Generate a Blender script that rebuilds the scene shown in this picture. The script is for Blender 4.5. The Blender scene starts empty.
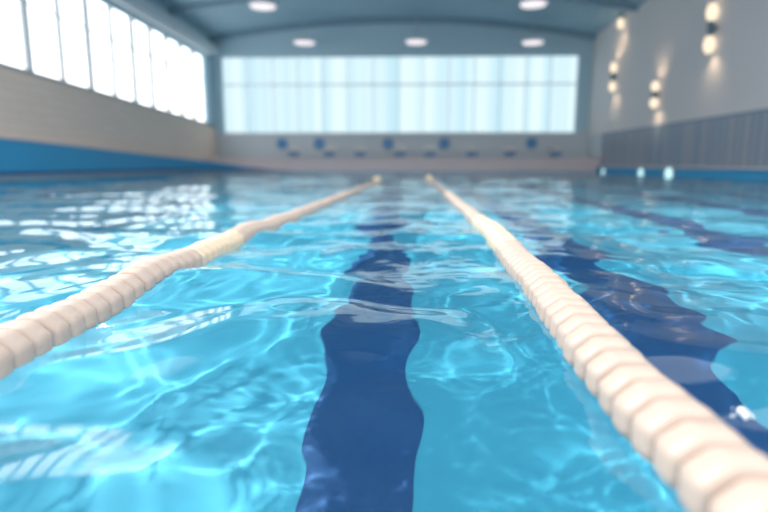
import bpy, bmesh, math, random
import numpy as np
from mathutils import Vector, Matrix

random.seed(7)
sc = bpy.context.scene
COL = sc.collection
R = math.radians

# ------------------------------------------------------------------ render look
sc.view_settings.view_transform = 'Standard'
sc.view_settings.look = 'None'
sc.view_settings.gamma = 1.0
sc.view_settings.use_curve_mapping = False
sc.view_settings.exposure = 0.22
cy = sc.cycles
cy.caustics_refractive = True
cy.caustics_reflective = True
cy.blur_glossy = 0.3
cy.max_bounces = 12
cy.transmission_bounces = 8
cy.glossy_bounces = 5
cy.diffuse_bounces = 4
cy.sample_clamp_indirect = 6.0
cy.sample_clamp_direct = 0.0
cy.use_denoising = True
cy.use_adaptive_sampling = False

# ------------------------------------------------------------------ materials
def lin(r, g, b):
    f = lambda v: (v/255.0/12.92) if v/255.0 <= 0.04045 else ((v/255.0+0.055)/1.055)**2.4
    return (f(r), f(g), f(b), 1.0)

def new_mat(name):
    m = bpy.data.materials.new(name); m.use_nodes = True
    nt = m.node_tree
    for n in list(nt.nodes): nt.nodes.remove(n)
    out = nt.nodes.new('ShaderNodeOutputMaterial')
    return m, nt, out

def plain(name, col, rough=0.5, noise=0.06, nscale=3.0, bump=0.0, bscale=40.0, metallic=0.0, spec=0.5):
    """principled with a faint mottling of its own colour"""
    m, nt, out = new_mat(name)
    p = nt.nodes.new('ShaderNodeBsdfPrincipled')
    p.inputs['Roughness'].default_value = rough
    p.inputs['Metallic'].default_value = metallic
    p.inputs['Specular IOR Level'].default_value = spec
    tc = nt.nodes.new('ShaderNodeTexCoord')
    nz = nt.nodes.new('ShaderNodeTexNoise'); nz.inputs['Scale'].default_value = nscale
    nz.inputs['Detail'].default_value = 4
    nt.links.new(tc.outputs['Object'], nz.inputs['Vector'])
    mx = nt.nodes.new('ShaderNodeMix'); mx.data_type = 'RGBA'
    mx.inputs['A'].default_value = tuple(c*(1-noise) for c in col[:3])+(1,)
    mx.inputs['B'].default_value = tuple(min(1, c*(1+noise)) for c in col[:3])+(1,)
    nt.links.new(nz.outputs['Fac'], mx.inputs['Factor'])
    nt.links.new(mx.outputs['Result'], p.inputs['Base Color'])
    if bump:
        n2 = nt.nodes.new('ShaderNodeTexNoise'); n2.inputs['Scale'].default_value = bscale
        nt.links.new(tc.outputs['Object'], n2.inputs['Vector'])
        b = nt.nodes.new('ShaderNodeBump'); b.inputs['Strength'].default_value = bump; b.inputs['Distance'].default_value = 0.01
        nt.links.new(n2.outputs['Fac'], b.inputs['Height']); nt.links.new(b.outputs['Normal'], p.inputs['Normal'])
    nt.links.new(p.outputs['BSDF'], out.inputs['Surface'])
    return m

def tiled(name, c1, c2, mortar, axes, scale, bw, bh, rough=0.5, msize=0.02, offset=0.5):
    """brick / tile pattern laid over two object axes"""
    m, nt, out = new_mat(name)
    p = nt.nodes.new('ShaderNodeBsdfPrincipled'); p.inputs['Roughness'].default_value = rough
    tc = nt.nodes.new('ShaderNodeTexCoord')
    sp = nt.nodes.new('ShaderNodeSeparateXYZ'); cb = nt.nodes.new('ShaderNodeCombineXYZ')
    nt.links.new(tc.outputs['Object'], sp.inputs['Vector'])
    nt.links.new(sp.outputs[axes[0]], cb.inputs['X']); nt.links.new(sp.outputs[axes[1]], cb.inputs['Y'])
    br = nt.nodes.new('ShaderNodeTexBrick')
    br.inputs['Color1'].default_value = c1; br.inputs['Color2'].default_value = c2; br.inputs['Mortar'].default_value = mortar
    br.inputs['Scale'].default_value = scale; br.inputs['Brick Width'].default_value = bw; br.inputs['Row Height'].default_value = bh
    br.inputs['Mortar Size'].default_value = msize; br.offset = offset
    nt.links.new(cb.outputs['Vector'], br.inputs['Vector'])
    nt.links.new(br.outputs['Color'], p.inputs['Base Color'])
    nt.links.new(p.outputs['BSDF'], out.inputs['Surface'])
    return m

def glow(name, col, strength, streak=None):
    """a surface that gives off light (daylit translucent pane, lamp, painted glint)"""
    m, nt, out = new_mat(name)
    e = nt.nodes.new('ShaderNodeEmission'); e.inputs['Strength'].default_value = strength
    e.inputs['Color'].default_value = col
    if streak:
        axis, col2, sc_ = streak
        tc = nt.nodes.new('ShaderNodeTexCoord'); sp = nt.nodes.new('ShaderNodeSeparateXYZ')
        nt.links.new(tc.outputs['Object'], sp.inputs['Vector'])
        nz = nt.nodes.new('ShaderNodeTexNoise'); nz.noise_dimensions = '1D'
        nz.inputs['Scale'].default_value = sc_; nz.inputs['Detail'].default_value = 2
        nt.links.new(sp.outputs[axis], nz.inputs['W'])
        cr = nt.nodes.new('ShaderNodeValToRGB')
        cr.color_ramp.elements[0].position = 0.35; cr.color_ramp.elements[0].color = col2
        cr.color_ramp.elements[1].position = 0.62; cr.color_ramp.elements[1].color = col
        nt.links.new(nz.outputs['Fac'], cr.inputs['Fac']); nt.links.new(cr.outputs['Color'], e.inputs['Color'])
    nt.links.new(e.outputs['Emission'], out.inputs['Surface'])
    return m

def water_mat():
    m, nt, out = new_mat('clear_water')
    g = nt.nodes.new('ShaderNodeBsdfGlass'); g.inputs['IOR'].default_value = 1.333
    g.inputs['Roughness'].default_value = 0.0; g.inputs['Color'].default_value = (0.93, 0.985, 1.0, 1)
    nt.links.new(g.outputs['BSDF'], out.inputs['Surface'])
    return m

M = dict(
    water=water_mat(),
    pool_floor=plain('pool_liner', (0.05, 0.375, 0.525, 1), 0.6, 0.05, 1.2),
    pool_side=plain('pool_side_liner', (0.03, 0.38, 0.60, 1), 0.5, 0.05, 1.2),
    stripe=plain('lane_marking', (0.003, 0.065, 0.205, 1), 0.5, 0.08, 2.0),
    blue_wall=plain('blue_wall_paint', (0.03, 0.34, 0.62, 1), 0.45, 0.06, 0.6),
    navy=plain('navy_tile', (0.01, 0.08, 0.25, 1), 0.35, 0.08, 2),
    gutter=plain('grey_gutter_tile', (0.22, 0.33, 0.42, 1), 0.35, 0.06, 2),
    coping=plain('pale_coping', (0.62, 0.56, 0.58, 1), 0.5, 0.05, 2),
    deck=plain('deck_stone', (0.50, 0.47, 0.48, 1), 0.6, 0.08, 2),
    brick=tiled('painted_brick', (0.86, 0.69, 0.58, 1), (0.89, 0.72, 0.61, 1), (0.78, 0.63, 0.53, 1), ('Y', 'Z'), 1.0, 1.2, 0.30, 0.7, 0.02),
    plaster=plain('grey_plaster', (0.50, 0.55, 0.59, 1), 0.7, 0.05, 0.4),
    upper=plain('blue_grey_plaster', (0.41, 0.59, 0.68, 1), 0.7, 0.04, 0.4),
    endwall=tiled('end_wall_tile', (0.60, 0.53, 0.55, 1), (0.63, 0.55, 0.57, 1), (0.56, 0.51, 0.54, 1), ('X', 'Z'), 1.0, 0.6, 0.3, 0.5, 0.015),
    darktile=tiled('slate_panel', (0.20, 0.28, 0.37, 1), (0.38, 0.36, 0.38, 1), (0.15, 0.23, 0.33, 1), ('Z', 'Y'), 1.0, 2.2, 0.45, 0.45, 0.05, 0.0),
    right=plain('right_plaster', (0.66, 0.63, 0.63, 1), 0.7, 0.05, 0.4),
    ceiling=plain('ceiling_paint', (0.30, 0.46, 0.55, 1), 0.7, 0.05, 0.3),
    ceilbeam=plain('ceiling_beam_paint', (0.20, 0.33, 0.42, 1), 0.6, 0.05, 0.5),
    cornice=plain('cornice_paint', (0.62, 0.70, 0.75, 1), 0.6, 0.04, 0.5),
    frame=plain('window_frame_paint', (0.36, 0.41, 0.45, 1), 0.5, 0.04, 3),
    paleframe=plain('pale_frame_paint', (0.80, 0.90, 0.92, 1), 0.5, 0.04, 3),
    cream=plain('cream_float_plastic', (0.55, 0.43, 0.36, 1), 0.42, 0.05, 30, 0.15, 60),
    yellow=plain('pale_yellow_float_plastic', (0.74, 0.59, 0.42, 1), 0.42, 0.05, 30, 0.15, 60),
    cable=plain('rope_cable', (0.25, 0.25, 0.32, 1), 0.5),
    steel=plain('brushed_steel', (0.45, 0.48, 0.5, 1), 0.35, 0.03, 8, metallic=0.9),
    bodygrey=plain('lamp_metal', (0.10, 0.17, 0.22, 1), 0.5),
    blueplastic=plain('blue_plastic', (0.08, 0.24, 0.47, 1), 0.4),
    greyplastic=plain('grey_block_body', (0.33, 0.36, 0.42, 1), 0.5),
    creamtop=plain('cream_block_top', (0.62, 0.52, 0.46, 1), 0.5),
    left_pane=glow('daylit_pane', (0.97, 0.99, 1.0, 1), 2.4),
    far_pane=glow('daylit_frosted_pane', (0.72, 0.88, 0.93, 1), 1.0, ('X', (0.50, 0.74, 0.84, 1), 0.9)),
    lampglow=glow('lamp_glow', (1.0, 0.93, 0.97, 1), 0.95),
    warmglow=glow('warm_lamp_glow', (1.0, 0.82, 0.60, 1), 1.15),
    edge_glint=glow('pool_edge_glint', (0.55, 0.9, 0.95, 1), 1.3),  # emission stands in for reflected glints at the pool edge
)

# ------------------------------------------------------------------ helpers
def link(name, bm, mats, parent=None, smooth=False):
    me = bpy.data.meshes.new(name)
    bmesh.ops.recalc_face_normals(bm, faces=bm.faces)
    bm.to_mesh(me); bm.free()
    for mt in (mats if isinstance(mats, (list, tuple)) else [mats]): me.materials.append(mt)
    if smooth:
        for p in me.polygons: p.use_smooth = True
    o = bpy.data.objects.new(name, me); COL.objects.link(o)
    if parent: o.parent = parent
    return o

def empty(name, loc=(0, 0, 0), rz=0):
    o = bpy.data.objects.new(name, None); COL.objects.link(o)
    o.empty_display_size = 0.2
    o.location = loc; o.rotation_euler = (0, 0, rz)
    return o

def tag(o, label=None, cat=None, group=None, kind=None):
    if label: o['label'] = label
    if cat: o['category'] = cat
    if group: o['group'] = group
    if kind: o['kind'] = kind
    return o

def struct(name, bm, mats, label=None, cat=None):
    o = link(name, bm, mats); o['kind'] = 'structure'
    return tag(o, label, cat)

def box(bm, x0, x1, y0, y1, z0, z1, bev=0.0):
    r = bmesh.ops.create_cube(bm, size=1.0)
    vs = r['verts']
    bmesh.ops.scale(bm, vec=(x1-x0, y1-y0, z1-z0), verts=vs)
    bmesh.ops.translate(bm, vec=((x0+x1)/2, (y0+y1)/2, (z0+z1)/2), verts=vs)
    if bev:
        es = list({e for v in vs for e in v.link_edges})
        bmesh.ops.bevel(bm, geom=es, offset=bev, segments=2, affect='EDGES', clamp_overlap=True)
    return bm

def B(*a, **k):
    return box(bmesh.new(), *a, **k)

def lathe(bm, prof, seg=24, mtx=Matrix.Identity(4), shape=None):
    """prof: (r, z) pairs bottom to top, closed at r=0 ends"""
    rings = []
    for r, z in prof:
        if r <= 1e-6:
            rings.append([bm.verts.new(mtx @ Vector((0, 0, z)))])
        else:
            ring = []
            for k in range(seg):
                a = 2*math.pi*k/seg
                q = shape(a) if shape else 1.0
                ring.append(bm.verts.new(mtx @ Vector((r*q*math.cos(a), r*q*math.sin(a), z))))
            rings.append(ring)
    for a, b in zip(rings[:-1], rings[1:]):
        if len(a) == 1 and len(b) == 1: continue
        for k in range(seg):
            k2 = (k+1) % seg
            if len(a) == 1: bm.faces.new((a[0], b[k], b[k2]))
            elif len(b) == 1: bm.faces.new((a[k], a[k2], b[0]))
            else: bm.faces.new((a[k], a[k2], b[k2], b[k]))
    return bm

def copy_tree(o, parent=None):
    c = o.copy(); COL.objects.link(c)
    if parent: c.parent = parent
    for ch in list(o.children): copy_tree(ch, c)
    return c

# ------------------------------------------------------------------ dimensions
HW = 11.8          # half width of the hall
Y0, Y1 = 4.0, 36.0 # the roofed hall
RY = 13.0          # roof starts here; unseen near opening added to let sun and sky in
PE = 33.5          # far end of the pool
PN = -4.0          # near end of the pool
DEPTH = -1.45

# left blue wall: tall near the camera, sweeping down and round to the far end
ctrl = [(-11.7, -4.0, 1.62), (-11.7, 6.0, 1.55), (-11.7, 16.3, 1.29), (-11.62, 21.5, 1.11), (-11.38, 26.4, 0.91), (-10.9, 30.4, 0.72),
        (-9.9, 32.3, 0.53), (-8.4, 33.1, 0.33), (-6.6, 33.44, 0.14)]
def cr_spline(pts, n):
    P = [Vector(p) for p in pts]; P = [P[0]*2-P[1]] + P + [P[-1]*2-P[-2]]
    out = []
    for i in range(1, len(P)-2):
        for s in range(n):
            t = s/n
            out.append(0.5*((2*P[i]) + (P[i+1]-P[i-1])*t + (2*P[i-1]-5*P[i]+4*P[i+1]-P[i+2])*t*t + (3*P[i]-P[i-1]-3*P[i+1]+P[i+2])*t**3))
    out.append(P[-2]); return out
sp = cr_spline(ctrl, 8)

# ------------------------------------------------------------------ waves
rng = np.random.default_rng(11)
def comps(n, l0, l1, slope, dir0, spread):
    lam = np.exp(rng.uniform(np.log(l0), np.log(l1), n))
    th = R(dir0) + R(spread)*rng.uniform(-1, 1, n)
    k = 2*np.pi/lam
    amp = slope*math.sqrt(2.0/n)/k
    return k, th, amp, rng.uniform(0, 6.28, n), lam
WA = comps(9, 0.75, 1.9, 0.085, 65, 75)
WB = comps(16, 0.28, 0.62, 0.050, 60, 100)
WC = comps(18, 0.15, 0.32, 0.040, 60, 110)
WD = comps(14, 0.5, 1.6, 0.030, 88, 30)
WE = comps(14, 0.045, 0.11, 0.050, 80, 60)

def smooth(a, b, x):
    t = np.clip((x-a)/(b-a), 0, 1); return t*t*(3-2*t)

def wave(x, y, cell=None):
    """height of the water surface"""
    x = np.asarray(x, dtype=float); y = np.asarray(y, dtype=float)
    wx = x + 0.10*np.sin(1.7*y+0.4*x+1.0) + 0.05*np.sin(3.9*x-2.3*y+2.0)
    wy = y + 0.12*np.sin(1.9*x-0.7*y+0.5) + 0.05*np.sin(3.1*x+3.3*y)
    dist = np.sqrt(x*x+y*y)
    if cell is None: cell = 0.006*np.maximum(dist, 1.0)
    def group(W, sharpen=0.0):
        k, th, amp, ph, lam = W
        h = np.zeros_like(wx)
        for i in range(len(k)):
            f = smooth(2.5, 5.0, lam[i]/cell)
            s = np.sin(k[i]*(wx*np.cos(th[i])+wy*np.sin(th[i]))+ph[i])
            h += amp[i]*f*(s + sharpen*0.5*(1-np.abs(s))*2)
        return h
    far = smooth(3.0, 7.0, dist)
    patch = np.exp(-((y-3.1)/0.9)**2)*np.exp(-((x+0.1)/1.3)**2)
    h = group(WA)*(1-0.7*far) + group(WB)*(1-0.65*far) + group(WC)*(0.6+0.1*far) + group(WD)*far*(1+1.6*smooth(1.0, 2.6, -x))
    h += group(WE)*(0.06+0.8*patch+0.15*smooth(5, 10, dist))
    return h*(1-0.30*smooth(1.1, 2.4, -x))

def graded(a, b, base, k, origin=0.0):
    """positions from a to b with a step that grows with the distance from origin"""
    out = [a]; p = a
    while p < b:
        p += max(base, k*abs(p-origin)); out.append(min(p, b))
    return out

ypos = [PN + i*0.12 for i in range(int((0.0-PN)/0.12))] + graded(0.0, PE, 0.008, 0.0062)
rx_ = graded(1.4, 11.7, 0.014, 0.011)
xr = [i*0.0135 for i in range(0, 104)] + rx_
xr = sorted(set(round(v, 5) for v in xr))
xpos = [-v for v in reversed(xr[1:])] + xr
nx, ny = len(xpos), len(ypos)
X, Y = np.meshgrid(np.array(xpos), np.array(ypos))
dx = np.gradient(np.array(xpos)); dy = np.gradient(np.array(ypos))
cell = np.maximum(dx[None, :]*np.ones((ny, 1)), dy[:, None]*np.ones((1, nx)))
Z = wave(X, Y, cell)
co = np.stack([X, Y, Z], -1).reshape(-1, 3).astype(np.float32)
idx = np.arange(nx*ny).reshape(ny, nx)
quads = np.stack([idx[:-1, :-1], idx[:-1, 1:], idx[1:, 1:], idx[1:, :-1]], -1).reshape(-1, 4)
me = bpy.data.meshes.new('pool_water')
left_y = [p.y for p in sp]; left_x = [p.x for p in sp]
qc = co[quads].mean(axis=1)
keep = (qc[:, 0] > np.interp(qc[:, 1], left_y, left_x)-0.02) & (qc[:, 0] < 11.62)
quads = quads[keep]
me.vertices.add(len(co)); me.vertices.foreach_set('co', co.ravel())
me.loops.add(quads.size); me.loops.foreach_set('vertex_index', quads.ravel().astype(np.int32))
me.polygons.add(len(quads))
me.polygons.foreach_set('loop_start', (np.arange(len(quads))*4).astype(np.int32))
me.update(calc_edges=True); me.validate()
_b = bmesh.new(); _b.from_mesh(me)
bmesh.ops.delete(_b, geom=[v for v in _b.verts if not v.link_faces], context='VERTS')
_b.to_mesh(me); _b.free()
me.polygons.foreach_set('use_smooth', np.ones(len(me.polygons), dtype=bool))
me.materials.append(M['water'])
water = bpy.data.objects.new('pool_water', me); COL.objects.link(water)
tag(water, 'clear rippled turquoise water filling the swimming pool between the lane ropes', 'water', kind='stuff')
water.cycles.is_caustics_caster = True

# ------------------------------------------------------------------ pool basin
bm = B(-HW, HW, PN-0.2, PE+0.2, DEPTH-0.2, DEPTH)
floor = struct('floor', bm, M['pool_floor']); floor.cycles.is_caustics_receiver = True
for i, cx in enumerate([-0.175+1.62*k for k in (-5, -4, 0, 1, 2, 3, 4, 5, 6)]):
    bm = B(cx-0.215, cx+0.215, PN+1.0, PE-1.2, DEPTH+0.001, DEPTH+0.005)
    box(bm, cx-0.5, cx+0.5, PE-1.2, PE-0.82, DEPTH+0.001, DEPTH+0.005)
    o = struct('trim_%d' % (i+1), bm, M['stripe']); o.cycles.is_caustics_receiver = True
# right side of the pool: blue wall up to a low deck
bm = B(11.6, HW, PN, PE, DEPTH, 0.32)
o = struct('wall_pool_right', bm, M['blue_wall']); o.cycles.is_caustics_receiver = True
bm = B(11.5, HW+0.3, PN, PE+0.5, 0.32, 0.40, bev=0.02)
struct('trim_20', bm, M['coping'])
# near end
struct('wall_pool_near', B(-HW, HW, PN-0.3, PN, DEPTH, 0.32), M['blue_wall'])
# far end wall, its deck on top
bm = B(-HW, HW, PE, PE+0.25, DEPTH, 0.06)
struct('wall_pool_far_base', bm, M['pool_side'])
bm = B(-HW, HW, PE, PE+0.3, 0.06, 0.82)
struct('wall_pool_far', bm, M['endwall'])
bm = B(-HW, HW, PE-0.06, Y1, 0.82, 0.88, bev=0.02)
struct('floor_far_deck', bm, M['coping'])

def sweep(bot, top_of, off_in, off_out):
    bm = bmesh.new(); prev = None
    for i, p in enumerate(sp):
        t = (sp[min(i+1, len(sp)-1)]-sp[max(i-1, 0)]); n = Vector((t.y, -t.x, 0)).normalized()
        a = p+n*off_in; b = p-n*off_out; zt = top_of(p.z)
        zb = bot if not callable(bot) else bot(p.z)
        ring = [bm.verts.new((a.x, a.y, zb)), bm.verts.new((a.x, a.y, zt)), bm.verts.new((b.x, b.y, zt)), bm.verts.new((b.x, b.y, zb))]
        if prev:
            for k in range(4): bm.faces.new((prev[k], prev[(k+1) % 4], ring[(k+1) % 4], ring[k]))
        else: bm.faces.new(ring)
        prev = ring
    bm.faces.new(prev)
    return bm
struct('wall_pool_left', sweep(DEPTH, lambda z: z-0.05, 0.0, 0.12), M['blue_wall'])
struct('trim_21', sweep(lambda z: z-0.05, lambda z: z, 0.04, 0.16), M['coping'])
struct('trim_22', sweep(0.17, lambda z: min(0.27, z-0.03) if z > 0.3 else 0.19, 0.014, -0.001), M['navy'])
struct('trim_30', sweep(-0.08, lambda z: min(0.17, max(z-0.06, 0.02)), 0.016, -0.001), M['gutter'])
# deck behind the sweeping blue wall
bm = bmesh.new(); prev = None
for p in sp:
    a = bm.verts.new((p.x-0.10, p.y+0.05, p.z-0.03)); b = bm.verts.new((-HW, max(p.y, p.y+0.0), p.z-0.03))
    if prev: bm.faces.new((prev[0], a, b, prev[1]))
    prev = (a, b)
struct('floor_left_deck', bm, M['deck'])

# ------------------------------------------------------------------ hall walls
# left wall with the long window band (sill falls slightly towards the far end)
muls = [34.45-1.81*k for k in range(16)]            # 34.45 ... 7.3
def sill(y): return 3.40-(y-16.7)*(3.40-2.93)/(34.45-16.7)
TOPZ = 6.85
bm = bmesh.new()
def prism(bm, pts, x0, x1):
    a = [bm.verts.new((x0, y, z)) for y, z in pts]; b = [bm.verts.new((x1, y, z)) for y, z in pts]
    bm.faces.new(a); bm.faces.new(b[::-1]); n = len(pts)
    for k in range(n): bm.faces.new((a[k], a[(k+1) % n], b[(k+1) % n], b[k]))
prism(bm, [(Y0, -0.2), (Y1, -0.2), (Y1, sill(Y1)), (Y0, sill(Y0))], -HW-0.35, -HW)
struct('wall_left', bm, M['brick'])
bm = bmesh.new()
box(bm, -HW-0.35, -HW, Y0, Y1, TOPZ, 9.2)
box(bm, -HW-0.35, -HW, 34.50, Y1, 2.8, TOPZ)
box(bm, -HW-0.35, -HW, Y0, muls[-1]-0.05, 2.8, TOPZ)
struct('wall_left_upper', bm, M['upper'])
bm = bmesh.new()
box(bm, -HW, -HW+0.45, Y0, Y1, 7.05, 7.75, bev=0.12)
struct('trim_23', bm, M['cornice'])
for i in range(15):
    ya, yb = muls[i+1], muls[i]
    bm = bmesh.new()
    prism(bm, [(ya, sill(ya)), (yb, sill(yb)), (yb, TOPZ), (ya, TOPZ)], -HW-0.2, -HW-0.16)
    root = link('window_%d' % (i+1), bm, M['left_pane']); root['kind'] = 'structure'
    bm = bmesh.new()
    w = 0.055 if i in (5, 7, 9) else 0.10
    prism(bm, [(ya-w, sill(ya)), (ya+w, sill(ya)), (ya+w, TOPZ), (ya-w, TOPZ)], -HW-0.15, -HW+0.02)
    prism(bm, [(ya, sill(ya)-0.02), (yb, sill(yb)-0.02), (yb, sill(yb)+0.06), (ya, sill(ya)+0.06)], -HW-0.15, -HW+0.05)
    prism(bm, [(ya, 5.55), (yb, 5.55), (yb, 5.60), (ya, 5.60)], -HW-0.15, -HW-0.10)
    link('window_frame', bm, M['frame'], root)

# far wall
WZ0, WZ1, WX0, WX1 = 2.42, 7.08, -11.2, 10.95
struct('wall_far', B(-HW-0.35, HW+0.35, Y1, Y1+0.35, 0.0, WZ0), M['plaster'])
bm = bmesh.new()
box(bm, -HW-0.35, HW+0.35, Y1, Y1+0.35, WZ1, 10.2)
box(bm, -HW-0.35, WX0, Y1, Y1+0.35, WZ0, WZ1)
box(bm, WX1, HW+0.35, Y1, Y1+0.35, WZ0, WZ1)
struct('wall_far_upper', bm, M['upper'])
NB = 14; bw = (WX1-WX0)/NB
for i in range(NB):
    xa = WX0+i*bw; xb = xa+bw
    root = link('window_%d' % (16+i), B(xa, xb, Y1+0.14, Y1+0.18, WZ0, WZ1), M['far_pane']); root['kind'] = 'structure'
    bm = bmesh.new()
    if i: box(bm, xa-0.02, xa+0.02, Y1+0.04, Y1+0.13, WZ0, WZ1)
    box(bm, xa, xb, Y1+0.04, Y1+0.12, 5.37, 5.46)
    box(bm, xa, xb, Y1-0.03, Y1+0.13, WZ0-0.02, WZ0+0.06)
    link('window_frame', bm, M['paleframe'], root)

# right wall with slate panel band low down
struct('wall_right', B(HW, HW+0.35, Y0, Y1, 2.28, 9.2), M['right'])
struct('wall_right_base', B(HW, HW+0.35, Y0, Y1, 0.0, 2.28), M['plaster'])
struct('trim_24', B(HW-0.06, HW, Y0, 33.3, 0.40, 2.26, bev=0.01), M['darktile'])

# arched ceiling with a deep arch rib near the far wall
def arch_z(x): return 8.25+1.05*(1-(x/HW)**2)
def arch(y0, y1, drop, thick, mat, name):
    bm = bmesh.new(); prev = None; n = 32
    for k in range(n+1):
        x = -HW+2*HW*k/n; z = arch_z(x)-drop
        ring = [bm.verts.new((x, y0, z)), bm.verts.new((x, y1, z)), bm.verts.new((x, y1, z+thick)), bm.verts.new((x, y0, z+thick))]
        if prev:
            for j in range(4): bm.faces.new((prev[j], prev[(j+1) % 4], ring[(j+1) % 4], ring[j]))
        else: bm.faces.new(ring)
        prev = ring
    bm.faces.new(prev)
    return struct(name, bm, mat)
arch(RY, Y1+0.35, 0.0, 0.25, M['ceiling'], 'ceiling')
for i, yy in enumerate((13.0, 18.5, 24.0, 29.5)):
    arch(yy, yy+0.35, 0.22, 0.24, M['ceilbeam'], 'trim_%d' % (25+i))
arch(35.55, 36.0, 0.26, 0.28, M['ceilbeam'], 'trim_29')

# ------------------------------------------------------------------ ceiling lamps
def make_ceiling_lamp():
    root = empty('ceiling_lamp')
    link('housing', lathe(bmesh.new(), [(0, 0.16), (0.50, 0.16), (0.66, 0.10), (0.68, 0.0), (0.62, -0.02), (0, -0.02)], 32), M['cornice'], root)
    link('diffuser', lathe(bmesh.new(), [(0, -0.10), (0.4, -0.095), (0.58, -0.07), (0.62, -0.022), (0, -0.022)], 32), M['lampglow'], root, True)
    link('stem', lathe(bmesh.new(), [(0, 0.161), (0.035, 0.161), (0.035, 1.0), (0, 1.0)], 12), M['steel'], root)
    return root
lamps = [(-6.62, 28.1, 8.0, 'round white hanging ceiling lamp near the top edge, left of the middle'),
         (6.28, 28.1, 8.0, 'round white hanging ceiling lamp near the top edge, right of the middle'),
         (-5.70, 34.4, 7.62, 'leftmost of the three round ceiling lamps above the far window'),
         (0.92, 34.4, 7.62, 'middle one of the three round ceiling lamps above the far window'),
         (7.75, 34.4, 7.55, 'rightmost of the three round ceiling lamps above the far window')]
proto = make_ceiling_lamp()
for i, (x, y, z, lb) in enumerate(lamps):
    o = proto if i == 0 else copy_tree(proto)
    o.location = (x, y, z)
    tag(o, lb, 'lamp', 'round lamps under the ceiling')
    st = [c for c in o.children if c.name.startswith('stem')][0]
    st.scale = (1, 1, (arch_z(x)-z)/1.0)

# ------------------------------------------------------------------ wall sconces on the right wall
def make_sconce(gap, r, name='wall_sconce'):
    root = empty(name)
    h = gap/2
    bm = lathe(bmesh.new(), [(0, -h*0.42), (r*0.5, -h*0.42), (r*0.55, 0), (r*0.5, h*0.42), (0, h*0.42)], 20, Matrix.Translation((-0.22, 0, 0)))
    link('lamp_body', bm, M['bodygrey'], root, False)
    link('wall_bracket', B(-0.2, 0.0, -0.05, 0.05, -0.07, 0.07, bev=0.01), M['bodygrey'], root)
    for s in (1, -1):
        zz = sorted([s*h*0.43, s*(h+r*1.2)])
        bm = lathe(bmesh.new(), [(0, zz[0]), (r*0.6, zz[0]+r*0.1), (r*0.95, (zz[0]+zz[1])/2), (r*0.6, zz[1]-r*0.1), (0, zz[1])], 20, Matrix.Translation((-0.22, 0, 0)))
        link('lamp_shade', bm, M['warmglow'], root, True)
    return root
sconces = [(31.2, 8.3, 1.1, 0.18, 'warm glowing wall sconce at the top edge near the ceiling corner'),
           (31.8, 5.18, 1.1, 0.18, 'warm double wall sconce nearest the far window on the right wall'),
           (26.5, 3.62, 0.72, 0.19, 'lowest warm double wall sconce, above the slate band'),
           (22.2, 5.5, 1.25, 0.22, 'largest warm double wall sconce, highest up on the right wall')]
for (y, z, gap, r, lb) in sconces:
    o = make_sconce(gap, r); o.location = (HW, y, z)
    tag(o, lb, 'lamp', 'warm sconces on the right wall')
    for s in (1, -1):
        ld = bpy.data.lights.new('sconce_light', 'SPOT'); ld.energy = 70; ld.color = (1, 0.72, 0.45)
        ld.spot_size = R(120); ld.spot_blend = 1.0; ld.shadow_soft_size = 0.1
        ld.energy = 26
        lo = bpy.data.objects.new('sconce_light', ld); COL.objects.link(lo)
        lo.location = (HW-0.5, y-0.1, z+s*(gap/2+r*1.4)); lo.rotation_euler = (0 if s < 0 else math.pi, R(25)*(1 if s < 0 else -1)*-1, 0)

# glowing discs added on the right side wall, standing in for reflections at the waterline
for k, (y, r, lb) in enumerate([(32.3, 0.20, 'small round glowing disc for a reflected glint at the waterline in the far right corner'),
                 (27.3, 0.26, 'round glowing disc for a reflected glint at the waterline, middle of the three'),
                 (24.5, 0.34, 'largest round glowing disc for a reflected glint at the waterline by the right wall')]):
    root = empty('glint_disc', (11.59, y, 0.05))
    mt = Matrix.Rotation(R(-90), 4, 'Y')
    link('lens', lathe(bmesh.new(), [(0, 0.0), (r, 0.0), (r*0.9, 0.03), (r*0.5, 0.05), (0, 0.055)], 24, mt), M['edge_glint'], root, True)  # glowing face of the glint, not a lamp lens
    link('glint_rim', lathe(bmesh.new(), [(r*1.0, 0.0), (r*1.2, 0.0), (r*1.18, 0.04), (r*1.02, 0.04), (r*1.0, 0.0)], 24, mt), M['steel'], root, True)  # made-up steel ring around the glint
    tag(root, lb, 'lamp', 'glint discs along the right side')

# ------------------------------------------------------------------ starting blocks and round wall signs
def make_block():
    root = empty('starting_block')
    link('pedestal', B(-0.18, 0.18, -0.15, 0.30, 0.0, 0.36, bev=0.03), M['greyplastic'], root)
    bm = B(-0.33, 0.33, -0.34, 0.42, 0.0, 0.07, bev=0.02)
    bmesh.ops.rotate(bm, verts=bm.verts, cent=(0, 0, 0), matrix=Matrix.Rotation(R(8), 3, 'X'))
    bmesh.ops.translate(bm, verts=bm.verts, vec=(0, 0, 0.42))
    pf = link('platform', bm, M['creamtop'], root)
    bm = B(-0.28, 0.28, -0.30, 0.38, 0.07, 0.078)
    bmesh.ops.rotate(bm, verts=bm.verts, cent=(0, 0, 0), matrix=Matrix.Rotation(R(8), 3, 'X'))
    bmesh.ops.translate(bm, verts=bm.verts, vec=(0, 0, 0.42))
    link('grip_pad', bm, M['creamtop'], pf)
    link('front_panel', B(-0.34, 0.34, -0.36, -0.31, 0.10, 0.33, bev=0.02), M['blueplastic'], root)
    bm = bmesh.new()
    box(bm, -0.30, -0.26, 0.30, 0.34, 0.0, 0.75, bev=0.01); box(bm, 0.26, 0.30, 0.30, 0.34, 0.0, 0.75, bev=0.01)
    box(bm, -0.30, 0.30, 0.30, 0.34, 0.73, 0.77, bev=0.01)
    link('handrail', bm, M['steel'], root)
    return root
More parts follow.
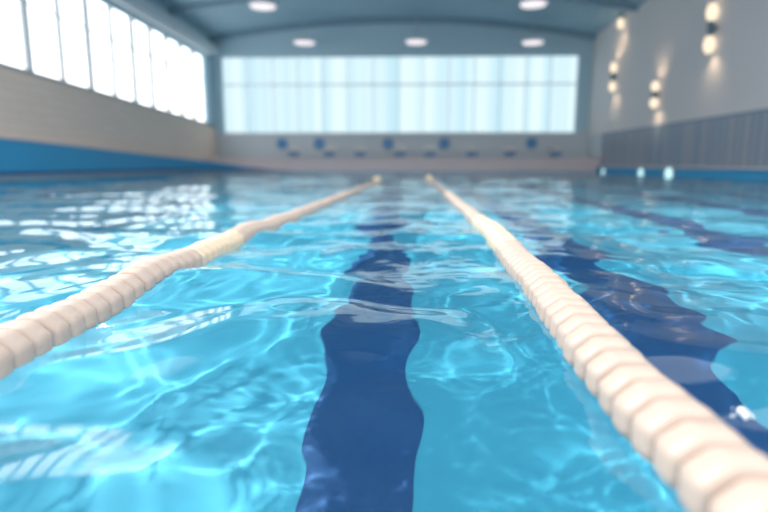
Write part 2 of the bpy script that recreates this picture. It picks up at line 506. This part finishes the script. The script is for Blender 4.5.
bx = [(-6.40, 'starting block farthest left on the far deck, with a blue front panel'),
      (-4.25, 'second starting block from the left on the far deck, under a blue wall disc'),
      (-2.40, 'third starting block from the left on the far deck'),
      (0.00, 'starting block just left of the middle of the far deck, fourth from the left'),
      (1.80, 'starting block beyond the right lane rope, fifth from the left'),
      (4.30, 'starting block sixth from the left on the far deck'),
      (6.55, 'second starting block from the right on the far deck'),
      (9.25, 'starting block farthest right on the far deck, by the right corner')]
proto = make_block()
for i, (x, lb) in enumerate(bx):
    o = proto if i == 0 else copy_tree(proto)
    o.location = (x, 34.1, 0.88); tag(o, lb, 'starting block', 'starting blocks on the far deck')
discs = [(-7.55, 'round blue wall disc farthest left under the far window'), (-5.15, 'round blue wall disc second from the left under the far window'),
         (-0.76, 'round blue wall disc in the middle under the far window'), (2.8, 'round blue wall disc second from the right under the far window'),
         (8.3, 'round blue wall disc farthest right under the far window')]
for x, lb in discs:
    o = link('wall_disc', lathe(bmesh.new(), [(0, 0), (0.36, 0), (0.36, 0.05), (0.30, 0.08), (0, 0.08)], 28, Matrix.Rotation(R(90), 4, 'X')), M['blueplastic'])
    o.location = (x, Y1-0.001, 1.78); tag(o, lb, 'sign', 'blue discs on the far wall')

# ------------------------------------------------------------------ lane ropes
PITCH, RAD, FLAT = 0.088, 0.085, 0.82
def octo(a):
    """slightly flattened-sided round section"""
    m = math.cos(math.pi/8)/math.cos(((a+math.pi/8) % (math.pi/4))-math.pi/8)
    return 1.0*m
def float_mesh(name, mat):
    bm = bmesh.new(); h = PITCH*0.468
    prof = [(0.014, -h), (RAD*0.50, -h), (RAD*0.78, -h*0.985), (RAD*0.90, -h*0.86), (RAD*0.975, -h*0.62), (RAD, -h*0.25), (RAD, h*0.30), (RAD*0.975, h*0.64), (RAD*0.90, h*0.87), (RAD*0.78, h*0.985), (RAD*0.50, h), (0.014, h), (0.014, -h)]
    lathe(bm, prof, 40, Matrix.Diagonal((1, FLAT, 1, 1)), octo)
    bmesh.ops.remove_doubles(bm, verts=bm.verts, dist=1e-6)
    bmesh.ops.recalc_face_normals(bm, faces=bm.faces)
    me = bpy.data.meshes.new(name); bm.to_mesh(me); bm.free(); me.materials.append(mat)
    for p in me.polygons: p.use_smooth = True
    return me
F_CREAM = float_mesh('float', M['cream']); F_YEL = float_mesh('float_pale_yellow', M['yellow'])

def polyline_at(pts):
    s = cr_spline([(x, y, 0) for x, y in pts], 30)
    d = [0]
    for a, b in zip(s[:-1], s[1:]): d.append(d[-1]+(b-a).length)
    return s, d
def rope(name, pts, label, yellow, yend):
    s, d = polyline_at(pts)
    L = d[-1]
    root = empty(name, (s[0].x, s[0].y, 0))
    base = Vector((s[0].x, s[0].y, 0))
    def at(u):
        import bisect
        i = min(max(bisect.bisect(d, u)-1, 0), len(s)-2)
        t = (u-d[i])/max(1e-9, d[i+1]-d[i]); return s[i].lerp(s[i+1], t)
    n = int(L/PITCH)
    centers = [at((k+0.5)*PITCH) for k in range(n)]
    zc = [0.020 + 0.6*float(wave(c.x, c.y, 0.12)) for c in centers]
    zc = [sum(zc[max(0, k-2):k+3])/len(zc[max(0, k-2):k+3]) for k in range(n)]
    for k, c in enumerate(centers): c.z = zc[k]
    bmf = bmesh.new(); rr = random.Random(3)
    for k, c in enumerate(centers):
        a = centers[max(k-1, 0)]; b = centers[min(k+1, n-1)]
        tz = (b-a).normalized(); tx = Vector((0, 0, 1)).cross(tz).normalized(); ty = tz.cross(tx)
        fr = Matrix((tx, ty, tz)).transposed().to_4x4()
        tilt = Matrix.Rotation(R(rr.uniform(-2.5, 2.5)), 4, 'X') @ Matrix.Rotation(R(rr.uniform(-2.5, 2.5)), 4, 'Y') @ Matrix.Rotation(R(rr.uniform(-4, 4)), 4, 'Z')
        mw = Matrix.Translation(c-base) @ fr @ tilt @ Matrix.Diagonal((*(2*[rr.uniform(0.965, 1.03)*(1-0.2*float(smooth(3.3, 6.0, c.y)))]), 1, 1))
        isy = any(y0 <= c.y <= y1 for y0, y1 in yellow)
        data = F_YEL if isy else F_CREAM
        if k < 100:
            o = bpy.data.objects.new('float', data); COL.objects.link(o); o.parent = root; o.matrix_local = mw
            if isy: o['label'] = 'pale yellow float'
            o.cycles.is_caustics_receiver = False
        else:
            off = len(bmf.verts)
            tmp = bmesh.new(); tmp.from_mesh(data); tmp.transform(mw)
            tm = bpy.data.meshes.new('tmp'); tmp.to_mesh(tm); tmp.free()
            nf = len(bmf.faces); bmf.from_mesh(tm); bpy.data.meshes.remove(tm)
            bmf.faces.ensure_lookup_table()
            for f in bmf.faces[nf:]: f.material_index = 1 if isy else 0
    o = link('distant_floats', bmf, [M['cream'], M['yellow']], root, True); o['kind'] = 'stuff'
    # steel cable through the floats, on to the anchor in the far wall
    cv = [c-base for c in centers[::6]] + [centers[-1]-base]
    endp = Vector((pts[-1][0]*1.02, PE-0.05, -0.02))-base
    last = centers[-1]-base
    cv += [last.lerp(endp, t)+Vector((0, 0, -0.06*math.sin(math.pi*t))) for t in (0.2, 0.4, 0.6, 0.8, 1.0)]
    bm = bmesh.new(); prev = None
    for i, p in enumerate(cv):
        t = (cv[min(i+1, len(cv)-1)]-cv[max(i-1, 0)]).to_track_quat('Z', 'Y').to_matrix()
        ring = [bm.verts.new(p + t @ Vector((0.012*math.cos(a), 0.012*math.sin(a), 0))) for a in [2*math.pi*j/8 for j in range(8)]]
        if prev:
            for j in range(8): bm.faces.new((prev[j], prev[(j+1) % 8], ring[(j+1) % 8], ring[j]))
        prev = ring
    link('cable', bm, M['cable'], root, True)
    e = lathe(bmesh.new(), [(0, -0.16), (0.08, -0.15), (0.11, -0.08), (0.115, 0.06), (0.08, 0.15), (0, 0.17)], 24,
              Matrix.Translation(last+Vector((0, 0.2, 0.06))) @ Matrix.Rotation(R(-90), 4, 'X'))
    eo = link('end_float', e, M['yellow'], root, True); eo['label'] = 'larger pale yellow end float'
    tag(root, label, 'lane rope', 'lane ropes along the middle lane')
    return root
rope('lane_rope', [(0.505, 0.30), (0.512, 0.60), (0.515, 0.90), (0.512, 1.13), (0.517, 1.46), (0.539, 1.78), (0.570, 2.21), (0.605, 2.90), (0.66, 4.2), (0.71, 6.3), (0.79, 9.9), (0.85, 16.0)],
     'cream ribbed float lane rope on the right, running from the bottom right corner', [(3.1, 4.7), (14.6, 17)], 16.0)
rope('lane_rope', [(-1.00, 0.85), (-1.03, 1.35), (-1.055, 1.77), (-1.055, 2.18), (-1.05, 2.80), (-1.06, 3.6), (-0.98, 5.4), (-0.87, 8.5), (-0.61, 15.0)],
     'cream ribbed float lane rope on the left, running from the left edge', [(2.7, 3.5), (13.8, 16)], 15.0)

# little splashes of foam beside the ropes
M['foam'] = plain('white_foam', (0.85, 0.88, 0.9, 1), 0.25, 0.04, 60)
def foam(x, y, r, lb, seed):
    q = random.Random(seed); bm = bmesh.new(); z0 = float(wave(x, y, 0.02))
    for k in range(16):
        d = q.random(); a = q.uniform(0, 6.28); s_ = r*(0.55-0.35*d)*q.uniform(0.7, 1.1)
        v = bmesh.ops.create_icosphere(bm, subdivisions=2, radius=s_)['verts']
        bmesh.ops.translate(bm, verts=v, vec=(1.3*r*d*math.cos(a), 1.0*r*d*math.sin(a), s_*0.3+r*0.35*(1-d)))
    for k in range(4):
        v = bmesh.ops.create_icosphere(bm, subdivisions=2, radius=r*q.uniform(0.08, 0.2))['verts']
        bmesh.ops.translate(bm, verts=v, vec=(r*q.uniform(-1.8, 1.8), r*q.uniform(0.5, 2.2), r*0.1))
    o = link('foam_splash', bm, M['foam'], None, True); o.location = (x, y, z0)
    tag(o, lb, 'splash', kind='stuff')
foam(0.70, 1.085, 0.017, 'small white splash of foam just right of the right lane rope', 5)
foam(-0.93, 1.66, 0.016, 'small white splash of foam at the near side of the left lane rope', 8)

# ------------------------------------------------------------------ light
w = bpy.data.worlds.new('sky'); sc.world = w; w.use_nodes = True
nt = w.node_tree; bg = nt.nodes['Background']
tc = nt.nodes.new('ShaderNodeTexCoord'); spn = nt.nodes.new('ShaderNodeSeparateXYZ')
nt.links.new(tc.outputs['Generated'], spn.inputs['Vector'])
cr = nt.nodes.new('ShaderNodeValToRGB')
cr.color_ramp.elements[0].position = 0.0; cr.color_ramp.elements[0].color = (0.93, 0.88, 0.84, 1)
cr.color_ramp.elements[1].position = 0.9; cr.color_ramp.elements[1].color = (0.70, 0.77, 0.83, 1)
nt.links.new(spn.outputs['Z'], cr.inputs['Fac']); nt.links.new(cr.outputs['Color'], bg.inputs['Color'])
bg.inputs['Strength'].default_value = 1.9

sd = bpy.data.lights.new('sun', 'SUN'); sd.energy = 2.8; sd.angle = R(0.8); sd.color = (1.0, 0.93, 0.84)
sd.cycles.is_caustics_light = True
so = bpy.data.objects.new('sun', sd); COL.objects.link(so)
direction = Vector((0.88, -0.45, -1.0))            # the way the light travels
so.rotation_euler = direction.to_track_quat('-Z', 'Y').to_euler()
so.location = (-4, -3, 12)

# ------------------------------------------------------------------ camera
cd = bpy.data.cameras.new('camera'); cam = bpy.data.objects.new('camera', cd); COL.objects.link(cam)
cd.sensor_width = 36; cd.lens = 36*555/768; cd.clip_start = 0.02; cd.clip_end = 200
cam.location = (0, 0, 0.5); cam.rotation_euler = (R(90-9.41), 0, R(1.629))
cd.dof.use_dof = True; cd.dof.focus_distance = 2.0; cd.dof.aperture_fstop = 0.9
sc.camera = cam
